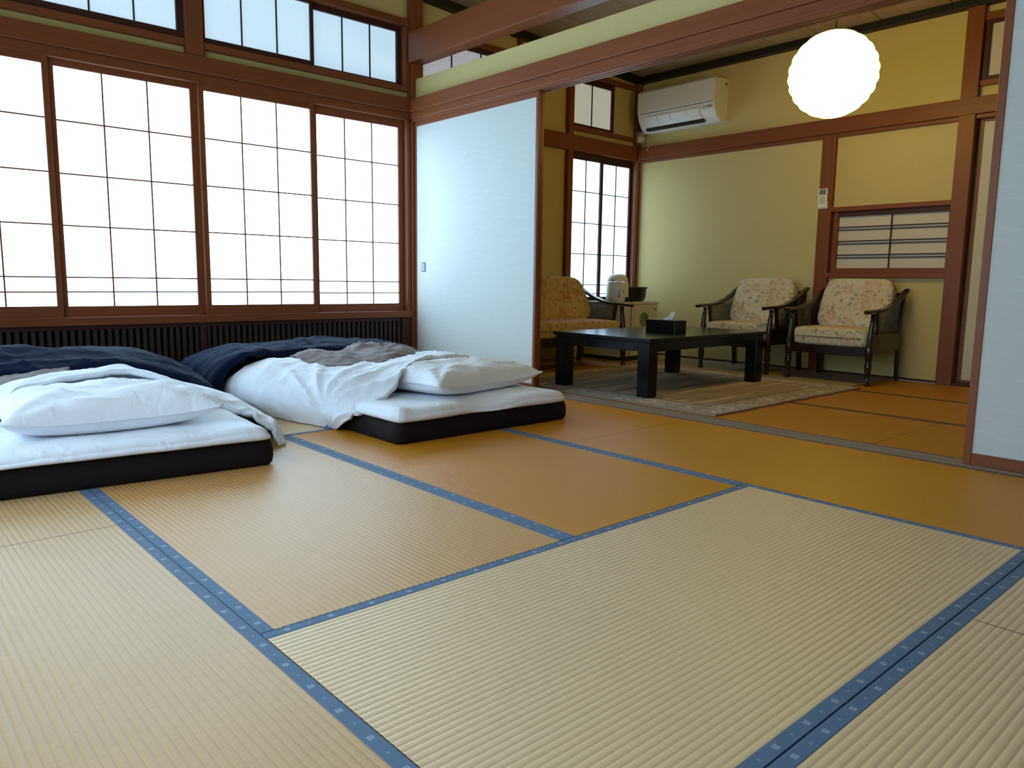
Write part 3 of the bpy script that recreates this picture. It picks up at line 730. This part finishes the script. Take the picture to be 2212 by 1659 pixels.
c2 = copy_tree(c1); c2['label'] = 'dark wood armchair with floral cushions partly hidden by the low table'; c2.location = (5.180, 1.985, .0074)
sf = make_seat('sofa', 'dark wood sofa with tan floral cushions behind the low table', 'sofa', .61, 'floral_sofa')
sf.location = (3.905, 3.082, .0); sf.rotation_euler = (0, 0, -math.pi/2)

# ------------------------------------------------------------------ small fridge, pot, bowl
fr = thing('mini_fridge', 'cream mini fridge with a green round sticker in the corner', 'fridge', (5.04, 3.29, 0))
def fb(name, mat, a, b, c, d, e, f, bev=.004): return B(a-5.04, b-5.04, c-3.29, d-3.29, e, f).build(name, mat, fr, bevel=bev)
fb('base', 'black_plastic', 4.79, 5.29, 3.055, 3.53, 0, .034); fb('body', 'fridge_cream', 4.785, 5.292, 3.09, 3.535, .034, .522, .006)
fb('door', 'fridge_cream', 4.787, 5.290, 3.050, 3.086, .040, .522, .008); fb('top_plate', 'fridge_cream', 4.782, 5.295, 3.045, 3.535, .523, .545, .006)
fb('badge', 'black_plastic', 5.222, 5.263, 3.0475, 3.051, .474, .483, .001)
k = NT('sticker_green', .5); v = k.coord((60, 60, 60)); k.col(k.mix(k.ramp(k.noise(v, .25, 2), [(.45, 0.), (.6, 1.)]), (.10, .17, .05), (.26, .30, .16))); MAT['sticker_green'] = k.m
m = MB().lathe([(.066, 0), (.067, .0015)], 0, 0, 32); m.v = [(x+5.08-5.04, -z+3.0495-3.29, y+.382) for x, y, z in m.v]; m.build('sticker', 'sticker_green', fr)
pot = thing('electric_pot', 'white electric water pot on top of the mini fridge', 'kettle', (4.86, 3.2, .5455))
MB().lathe([(.100, 0), (.104, .006), (.106, .05), (.104, .12), (.100, .17), (.098, .185)], 0, 0, 32).build('body', 'white_plastic', pot, smooth=True)
MB().lathe([(.098, .186), (.096, .205), (.086, .228), (.066, .246), (.035, .255), (.0, .256)][:-1]+[(.004, .2565)], 0, 0, 32).build('lid', 'white_plastic', pot, smooth=True)
MB().tube([(-.062, -.072, .200), (-.080, -.090, .190), (-.096, -.105, .150), (-.096, -.106, .10), (-.082, -.092, .06), (-.066, -.080, .045)], [.008, .012, .013, .013, .012, .008], 10).build('handle', 'white_plastic', pot, smooth=True)
B(-.012, .032, -.128, -.095, .004, .044).build('plug', 'black_plastic', pot, bevel=.003)
B(-.035, -.031, -.106, -.100, .085, .11).build('level_window', 'grey_plastic', pot)
tag(MB().tube([(4.872, 3.07, .56), (4.872, 3.035, .555), (4.86, 3.025, .52), (4.855, 3.022, .30), (4.85, 3.02, .10), (4.80, 3.0, .016), (4.72, 3.03, .014), (4.62, 3.12, .014), (4.50, 3.20, .05), (4.40, 3.35, .12)], .0035, 6).build('pot_cord', 'black_plastic', smooth=True), 'black cord hanging from the electric pot down the fridge', 'cord')
bw = tag(MB().lathe([(.02, .0), (.115, 0), (.140, .012), (.152, .04), (.157, .10), (.158, .118), (.168, .122), (.170, .132), (.165, .137), (.150, .134), (.146, .10), (.138, .03), (.10, .016), (.02, .014)], 0, 0, 36).build('deep_bowl', 'dark_bowl', smooth=True), 'deep dark brown bowl beside the pot on the fridge', 'bowl'); bw.location = (5.125, 3.27, .5455)

# ------------------------------------------------------------------ bedding
def cr(p0, p1, p2, p3, t):
    return [.5*((2*b)+(-a+c)*t+(2*a-5*b+4*c-d)*t*t+(-a+3*b-3*c+d)*t**3) for a, b, c, d in zip(p0, p1, p2, p3)]
def spl(pts, n):
    out = []; k = len(pts)
    for i in range(n+1):
        s_ = (k-1)*i/n; j = min(int(s_), k-2); t = s_-j
        out.append(cr(pts[max(j-1, 0)], pts[j], pts[j+1], pts[min(j+2, k-1)], t))
    return out
def drape(name, mat, ctrl, label, cat, nu=130, nv=100, th=.012, wr=(.006, 7.0), seed=0., folds=None, group=None, zmin=.004, sub=0, radial=None):
    rows = [spl(r, nu) for r in ctrl]
    cols = [spl([r[j] for r in rows], nv) for j in range(nu+1)]
    g = [[Vector(cols[j][i]) for j in range(nu+1)] for i in range(nv+1)]
    out = []
    for i in range(nv+1):
        row = []
        for j in range(nu+1):
            p = g[i][j]
            du = g[i][min(j+1, nu)]-g[i][max(j-1, 0)]; dv = g[min(i+1, nv)][j]-g[max(i-1, 0)][j]
            n_ = du.cross(dv); n_ = n_.normalized() if n_.length > 1e-9 else Vector((0, 0, 1))
            q = Vector((p.x*wr[1]+seed, p.y*wr[1], p.z*wr[1]))
            d = wr[0]*(mnoise.noise(q)+.5*mnoise.noise(q*2.3))
            ridge = 1-abs(mnoise.noise(Vector((p.x*3.1+p.y*1.7+seed*2, p.y*3.4-p.x*1.1, p.z*3))))*2.6
            d += wr[0]*.9*max(0, ridge)**3
            if folds:
                for amp, fr_, ang, ph in folds:
                    ca, sa = math.cos(ang), math.sin(ang)
                    ac_, al_ = (p.x*ca+p.y*sa), (-p.x*sa+p.y*ca)
                    w_ = mnoise.noise(Vector((ac_*fr_+.6*mnoise.noise(Vector((p.x*4, p.y*4, ph))), al_*fr_*.22+p.z*2, seed+ph)))
                    d += amp*(max(0, 1-abs(w_)*2.4)**2.2)*(.45+.55*mnoise.noise(Vector((p.x*3+ph, p.y*3, seed))))
            if radial:
                cx_, cy_, cz_, n_r, amp = radial
                vx, vy = p.x-cx_+(p.z-cz_)*.5, p.y-cy_
                rr_ = math.hypot(vx, vy); th_ = math.atan2(vy, vx)
                w_ = max(0, math.sin(n_r*th_+1.8*mnoise.noise(Vector((rr_*3, th_*1.5, seed)))))**1.6
                d += amp*w_*min(1, rr_/.12)*max(0, 1-rr_/.95)
            p2 = p+n_*d; p2.z = max(p2.z, zmin); row.append(p2)
        out.append(row)
    m = MB().grid(out); o = m.build(name, mat, smooth=True)
    md = o.modifiers.new('solid', 'SOLIDIFY'); md.thickness = th; md.offset = -1; md.use_even_offset = False
    if sub: s_ = o.modifiers.new('sub', 'SUBSURF'); s_.levels = s_.render_levels = sub
    return tag(o, label, cat, group)
def pillow(name, label, loc, rz, lx, ly, h, seed, tilt=0.):
    n = 44; top, bot = [], []
    for i in range(n+1):
        a, b = [], []
        for j in range(n+1):
            u, v = 2*j/n-1, 2*i/n-1
            pin = 1-.10*(1-abs(v)**2.2)*abs(u)**4*0-.0
            sx = 1-.10*(1-v*v)*abs(u)**3; sy = 1-.13*(1-u*u)*abs(v)**3
            f = max(0, (1-abs(u)**3.4))**.46*max(0, (1-abs(v)**3.0))**.46
            wk = mnoise.noise(Vector((u*2.2+seed, v*3.5, .3)))*.012+mnoise.noise(Vector((u*6+v*3+seed, v*5, 1.3)))*.005
            for cu in (-1, 1):
                for cv in (-1, 1):
                    ru, rv = u-cu, (v-cv)*.75; rr_ = math.hypot(ru, rv); ta = math.atan2(rv, ru)
                    wk += .013*math.sin(9*ta+seed*3+cu+2*cv)*max(0, 1-rr_/1.15)**1.2*min(1, rr_/.15)
            cr_ = 1-abs(mnoise.noise(Vector((u*1.7+v*2.6+seed, v*1.6-u*.9, 4.)))*2.8); wk += .010*max(0, cr_)**2
            x, y = u*lx/2*sx, v*ly/2*sy
            zc = h*.36+.018*(abs(u)**3)*(1-.4*v)
            a.append((x, y, zc+(h*.62+wk)*f)); b.append((x, y, zc-(h*.36)*f**.8-.0))
        top.append(a); bot.append(b)
    m = MB().grid(top); m.grid([r[::-1] for r in bot])
    # tuck edge flange
    rim = [r[0] for r in top][::-1]+top[0][1:]+[r[-1] for r in top][1:]+top[-1][::-1][1:-1]
    o = m.build(name, 'pillow_white', smooth=True); o.location = loc; o.rotation_euler = (tilt, 0, rz)
    tag(o, label, 'pillow', 'white pillows on the futons')
    q = MB().tube([(p[0]*1.004, p[1]*1.004, p[2]) for p in rim+[rim[0]]], .0045, 5); q.build('seam', 'pillow_white', o, smooth=True)
    return o
def slabbed(name, mat, lx, ly, h, label, cat, loc, rz, rnd=.02, group=None, wav=0., seed=0.):
    """soft slab, origin at the near-right bottom corner, extends -x and +y"""
    nx, ny = 40, 60; m = MB()
    ring = []
    def rr(d): return 1-(1-min(1, d/rnd))**2 if d < rnd else 1
    top = []
    for i in range(ny+1):
        r = []
        for j in range(nx+1):
            # cluster samples near the edges
            sx = .5-.5*math.cos(math.pi*j/nx); sy = .5-.5*math.cos(math.pi*i/ny)
            x, y = -lx*sx, ly*sy; d = min(sx*lx, (1-sx)*lx, sy*ly, (1-sy)*ly)
            z = h-rnd*.55*(1-math.sqrt(max(0, rr(d))))
            if wav:
                nz = mnoise.noise(Vector((x*2.6+seed, y*2.6, 0)))+.5*mnoise.noise(Vector((x*7+seed, y*7, 2)))
                z += wav*nz
                z += wav*2.0*math.exp(-sy*ly/.14)*(mnoise.noise(Vector((x*3.1+seed, 4, 0)))*2+.4*mnoise.noise(Vector((x*11+seed, 4, 0))))
                if sy < .02: y += wav*2.0*mnoise.noise(Vector((x*4+seed, 5, 0)))-.012
            r.append((x, y, z))
        top.append(r)
    m.grid(top)
    rim = [r[0] for r in top]+top[-1][1:]+[r[-1] for r in top[::-1]][1:]+top[0][::-1][1:-1]
    cx, cy = -lx/2, ly/2
    def ex(p, k): return (p[0]+k*(1 if p[0] > -.02 else -1 if p[0] < -lx+.02 else 0), p[1]+k*(-1 if p[1] < .03 else 1 if p[1] > ly-.02 else 0))
    rows = []
    for f, k in ((1, 0), (.86, .006), (.6, .010), (.35, .010), (.12, .006), (0, -.004)):
        rows.append([(*ex(p, k), p[2]*f if f < 1 else p[2]) for p in rim])
    m.grid([[q for q in r] for r in rows], True)
    b = len(m.v); m.f.append(tuple(range(b-len(rim), b)))
    rc = .032; nv_ = []
    for x, y, z in m.v:
        px, py = min(-x, x+lx), min(y, ly-y)
        if px < rc and py < rc:
            a, b_ = 1-px/rc, 1-py/rc; f = max(a, b_)/max(1e-6, math.hypot(a, b_)); a, b_ = a*f, b_*f
            qx, qy = (1-a)*rc, (1-b_)*rc
            x = -qx if -x < x+lx else -lx+qx; y = qy if y < ly-y else ly-qy
        nv_.append((x, y, z))
    m.v = nv_
    o = m.build(name, mat, smooth=True); o.location = loc; o.rotation_euler = (0, 0, rz)
    return tag(o, label, cat, group)
AL = math.radians(-5.2)
slabbed('futon_mattress', 'mattress_black', 1.065, 2.03, .100, 'thick black futon mattress on the right, near the sliding door', 'mattress', (2.270, 1.326, .002), 0, group='black futon mattresses')
slabbed('futon_mattress', 'mattress_black', 1.06, 2.03, .104, 'thick black futon mattress cut off by the left edge', 'mattress', (.636, 1.340, .002), AL, group='black futon mattresses')
slabbed('futon_pad', 'sheet_white', 1.04, 1.98, .056, 'white sheeted pad on the right black mattress', 'futon pad', (2.235, 1.318, .102), 0, .05, 'white futon pads', .011, 3.)
slabbed('futon_pad', 'sheet_white', 1.05, 1.98, .047, 'white sheeted pad on the left black mattress', 'futon pad', (.618, 1.326, .1075), AL, .045, 'white futon pads', .008, 9.)
pillow('pillow', 'plump white pillow on the right futon beside the turned-back comforter', (1.835, 1.715, .152), math.radians(9), .80, .52, .152, 2.)
pillow('pillow', 'plump white pillow on the left futon', (.150, 1.775, .146), math.radians(-2), .73, .53, .162, 7.5)
# right futon: white comforter, taupe blanket, navy bedspread
ctrl = [
 [(1.165, 1.80, .004), (1.150, 1.655, .075), (1.245, 1.605, .140), (1.372, 1.620, .200), (1.520, 1.720, .285), (1.80, 1.93, .305), (2.14, 2.03, .285), (2.30, 2.10, .19), (2.33, 2.12, .12)],
 [(1.130, 1.98, .004), (1.110, 1.90, .095), (1.175, 1.84, .185), (1.32, 1.84, .245), (1.52, 1.90, .285), (1.80, 2.07, .300), (2.12, 2.16, .290), (2.31, 2.2, .20), (2.34, 2.2, .12)],
 [(1.085, 2.24, .004), (1.010, 2.22, .110), (1.050, 2.18, .205), (1.22, 2.16, .262), (1.48, 2.18, .272), (1.78, 2.26, .280), (2.08, 2.32, .285), (2.31, 2.34, .22), (2.36, 2.34, .12)],
 [(1.035, 2.48, .004), (.935, 2.47, .110), (.965, 2.45, .215), (1.12, 2.45, .280), (1.42, 2.46, .272), (1.76, 2.48, .262), (2.05, 2.5, .25), (2.30, 2.5, .2), (2.36, 2.5, .12)],
 [(1.02, 2.75, .004), (.96, 2.75, .09), (1.0, 2.75, .16), (1.16, 2.75, .20), (1.42, 2.75, .21), (1.76, 2.75, .21), (2.05, 2.75, .20), (2.26, 2.75, .17), (2.3, 2.75, .11)],
 [(1.05, 3.25, .02), (1.02, 3.25, .08), (1.06, 3.25, .15), (1.2, 3.25, .17), (1.42, 3.25, .17), (1.76, 3.25, .17), (2.05, 3.25, .17), (2.24, 3.25, .14), (2.28, 3.25, .11)]]
cm = drape('comforter', 'sheet_white', ctrl, 'white comforter on the right futon turned back from the pillow', 'comforter', th=.022, wr=(.0045, 6.), seed=1.7, folds=[(.014, 9., .9, 0.3), (.010, 14., 1.9, 2.0), (.006, 22., .4, 5.0)], group='white comforters', radial=(1.15, 1.80, 0., 15., .021))
MB().tube([(1.150, 1.835, .008), (1.143, 1.845, .022), (1.136, 1.85, .012), (1.130, 1.862, .004)], .004, 6).build('tie_loop', 'blue_tie', cm)
ctrl = [
 [(1.255, 2.16, .262), (1.34, 2.07, .268), (1.50, 2.03, .272), (1.68, 2.06, .285), (1.86, 2.13, .285), (1.98, 2.2, .28)],
 [(1.25, 2.28, .280), (1.36, 2.20, .305), (1.52, 2.19, .300), (1.70, 2.19, .322), (1.88, 2.22, .318), (2.02, 2.28, .288)],
 [(1.26, 2.44, .30), (1.40, 2.38, .325), (1.56, 2.40, .305), (1.74, 2.38, .335), (1.92, 2.40, .325), (2.06, 2.42, .285)],
 [(1.30, 2.64, .29), (1.44, 2.62, .30), (1.6, 2.62, .285), (1.78, 2.62, .33), (1.96, 2.62, .30), (2.08, 2.62, .26)]]
drape('blanket', 'blanket_taupe', ctrl, 'crumpled taupe blanket between navy cover and white comforter, right futon', 'blanket', 60, 50, .012, (.014, 9.), 4.2, [(.020, 11., 1.9, 1.0), (.016, 12., .5, 2.)], 'taupe blankets')
ctrl = [
 [(.915, 2.50, .004), (.888, 2.505, .10), (.905, 2.50, .215), (1.02, 2.50, .292), (1.30, 2.51, .308), (1.58, 2.57, .300), (1.86, 2.62, .296), (2.16, 2.72, .268), (2.36, 2.78, .17)],
 [(.875, 2.53, .004), (.850, 2.53, .11), (.870, 2.53, .235), (1.00, 2.53, .318), (1.30, 2.54, .335), (1.58, 2.60, .325), (1.86, 2.66, .318), (2.16, 2.76, .290), (2.38, 2.80, .18)],
 [(.850, 2.66, .004), (.845, 2.66, .11), (.885, 2.66, .250), (1.04, 2.67, .325), (1.32, 2.70, .345), (1.60, 2.74, .345), (1.86, 2.78, .335), (2.18, 2.86, .300), (2.40, 2.86, .18)],
 [(.850, 2.92, .004), (.850, 2.92, .11), (.90, 2.92, .250), (1.08, 2.92, .322), (1.34, 2.92, .330), (1.60, 2.92, .350), (1.88, 2.95, .332), (2.20, 3.0, .295), (2.40, 2.98, .18)],
 [(.88, 3.25, .004), (.885, 3.25, .10), (.95, 3.24, .225), (1.12, 3.22, .285), (1.36, 3.2, .29), (1.62, 3.2, .30), (1.90, 3.2, .28), (2.20, 3.2, .25), (2.38, 3.2, .15)],
 [(.92, 3.46, .004), (.93, 3.46, .06), (1.0, 3.46, .10), (1.15, 3.46, .12), (1.36, 3.46, .12), (1.62, 3.46, .12), (1.90, 3.46, .12), (2.18, 3.46, .10), (2.34, 3.46, .06)]]
drape('bedspread', 'navy_cover', ctrl, 'navy bedspread bunched at the foot of the right futon', 'bedspread', 120, 90, .016, (.008, 8.), 6.1, [(.016, 8., .7, .2), (.013, 11., 2.2, 1.4)], 'navy bedspreads')
# left futon
ctrl = [
 [(-.50, 1.98, .06), (-.42, 1.98, .19), (-.154, 2.00, .255), (-.052, 2.05, .292), (.273, 2.10, .326), (.392, 2.08, .305), (.583, 1.94, .215), (.700, 1.80, .140), (.780, 1.70, .085), (.812, 1.625, .004)],
 [(-.50, 2.12, .06), (-.42, 2.12, .20), (-.16, 2.14, .270), (-.04, 2.18, .300), (.28, 2.22, .322), (.42, 2.20, .295), (.64, 2.06, .205), (.765, 1.92, .135), (.840, 1.80, .075), (.862, 1.72, .004)],
 [(-.48, 2.36, .06), (-.40, 2.36, .2), (-.15, 2.37, .235), (0, 2.38, .25), (.31, 2.40, .276), (.48, 2.38, .255), (.72, 2.26, .185), (.845, 2.12, .12), (.900, 2.02, .06), (.915, 1.96, .004)],
 [(-.42, 2.7, .06), (-.36, 2.7, .18), (-.1, 2.7, .20), (.05, 2.7, .21), (.35, 2.7, .21), (.54, 2.66, .19), (.77, 2.56, .16), (.86, 2.46, .10), (.91, 2.4, .05), (.925, 2.36, .004)],
 [(-.38, 3.2, .06), (-.30, 3.2, .14), (-.05, 3.2, .18), (.1, 3.2, .18), (.4, 3.2, .18), (.58, 3.2, .17), (.78, 3.1, .12), (.85, 3.0, .08), (.90, 2.95, .04), (.91, 2.9, .004)]]
drape('comforter', 'sheet_white', ctrl, 'white comforter on the left futon with its edge sliding to the floor', 'comforter', th=.024, wr=(.0045, 6.5), seed=11., folds=[(.014, 9., 2.3, 1.3), (.009, 15., .9, .4)], group='white comforters', radial=(.80, 1.62, 0., 13., .016))
ctrl = [
 [(-.50, 2.15, .235), (-.30, 2.14, .262), (-.15, 2.15, .268), (0, 2.22, .285), (.12, 2.32, .30)],
 [(-.50, 2.28, .25), (-.30, 2.27, .282), (-.13, 2.28, .288), (.02, 2.32, .302), (.16, 2.38, .31)],
 [(-.50, 2.45, .25), (-.3, 2.45, .285), (-.1, 2.46, .292), (.04, 2.48, .30), (.2, 2.5, .30)],
 [(-.48, 2.65, .22), (-.3, 2.65, .26), (-.1, 2.65, .27), (.06, 2.65, .27), (.22, 2.65, .26)]]
drape('blanket', 'blanket_taupe', ctrl, 'taupe blanket strip showing at the left edge behind the left pillow', 'blanket', 50, 40, .012, (.007, 9.), 14.2, [(.014, 11., 1.6, 1.0)], 'taupe blankets')
ctrl = [
 [(-.50, 2.42, .15), (-.42, 2.40, .26), (-.10, 2.40, .293), (.10, 2.40, .298), (.32, 2.40, .302), (.52, 2.38, .268), (.70, 2.34, .195), (.78, 2.32, .11), (.80, 2.32, .004)],
 [(-.51, 2.44, .15), (-.43, 2.42, .28), (-.10, 2.43, .318), (.10, 2.43, .322), (.33, 2.43, .328), (.54, 2.41, .295), (.735, 2.38, .215), (.82, 2.37, .12), (.84, 2.37, .004)],
 [(-.50, 2.52, .15), (-.42, 2.52, .31), (-.08, 2.53, .345), (.14, 2.54, .350), (.37, 2.54, .350), (.56, 2.52, .315), (.755, 2.50, .225), (.84, 2.49, .12), (.86, 2.49, .004)],
 [(-.49, 2.70, .15), (-.40, 2.70, .34), (-.05, 2.71, .392), (.12, 2.71, .380), (.43, 2.71, .362), (.58, 2.70, .338), (.775, 2.68, .245), (.87, 2.68, .12), (.89, 2.68, .004)],
 [(-.46, 2.95, .15), (-.36, 2.95, .31), (0, 2.95, .365), (.16, 2.95, .345), (.46, 2.95, .33), (.62, 2.95, .30), (.80, 2.93, .23), (.89, 2.92, .12), (.91, 2.92, .004)],
 [(-.42, 3.3, .1), (-.32, 3.3, .22), (.05, 3.3, .26), (.2, 3.3, .26), (.5, 3.3, .25), (.66, 3.3, .23), (.82, 3.27, .17), (.90, 3.25, .09), (.92, 3.25, .004)],
 [(-.4, 3.46, .004), (-.3, 3.47, .06), (.05, 3.47, .08), (.2, 3.47, .08), (.5, 3.47, .08), (.66, 3.47, .08), (.82, 3.44, .06), (.9, 3.42, .04), (.92, 3.42, .004)]]
drape('bedspread', 'navy_cover', ctrl, 'navy bedspread folded over the foot of the left futon', 'bedspread', 120, 90, .016, (.0075, 7.), 19.1, [(.018, 7., 1.5, .2), (.010, 11., .5, 1.4)], 'navy bedspreads')
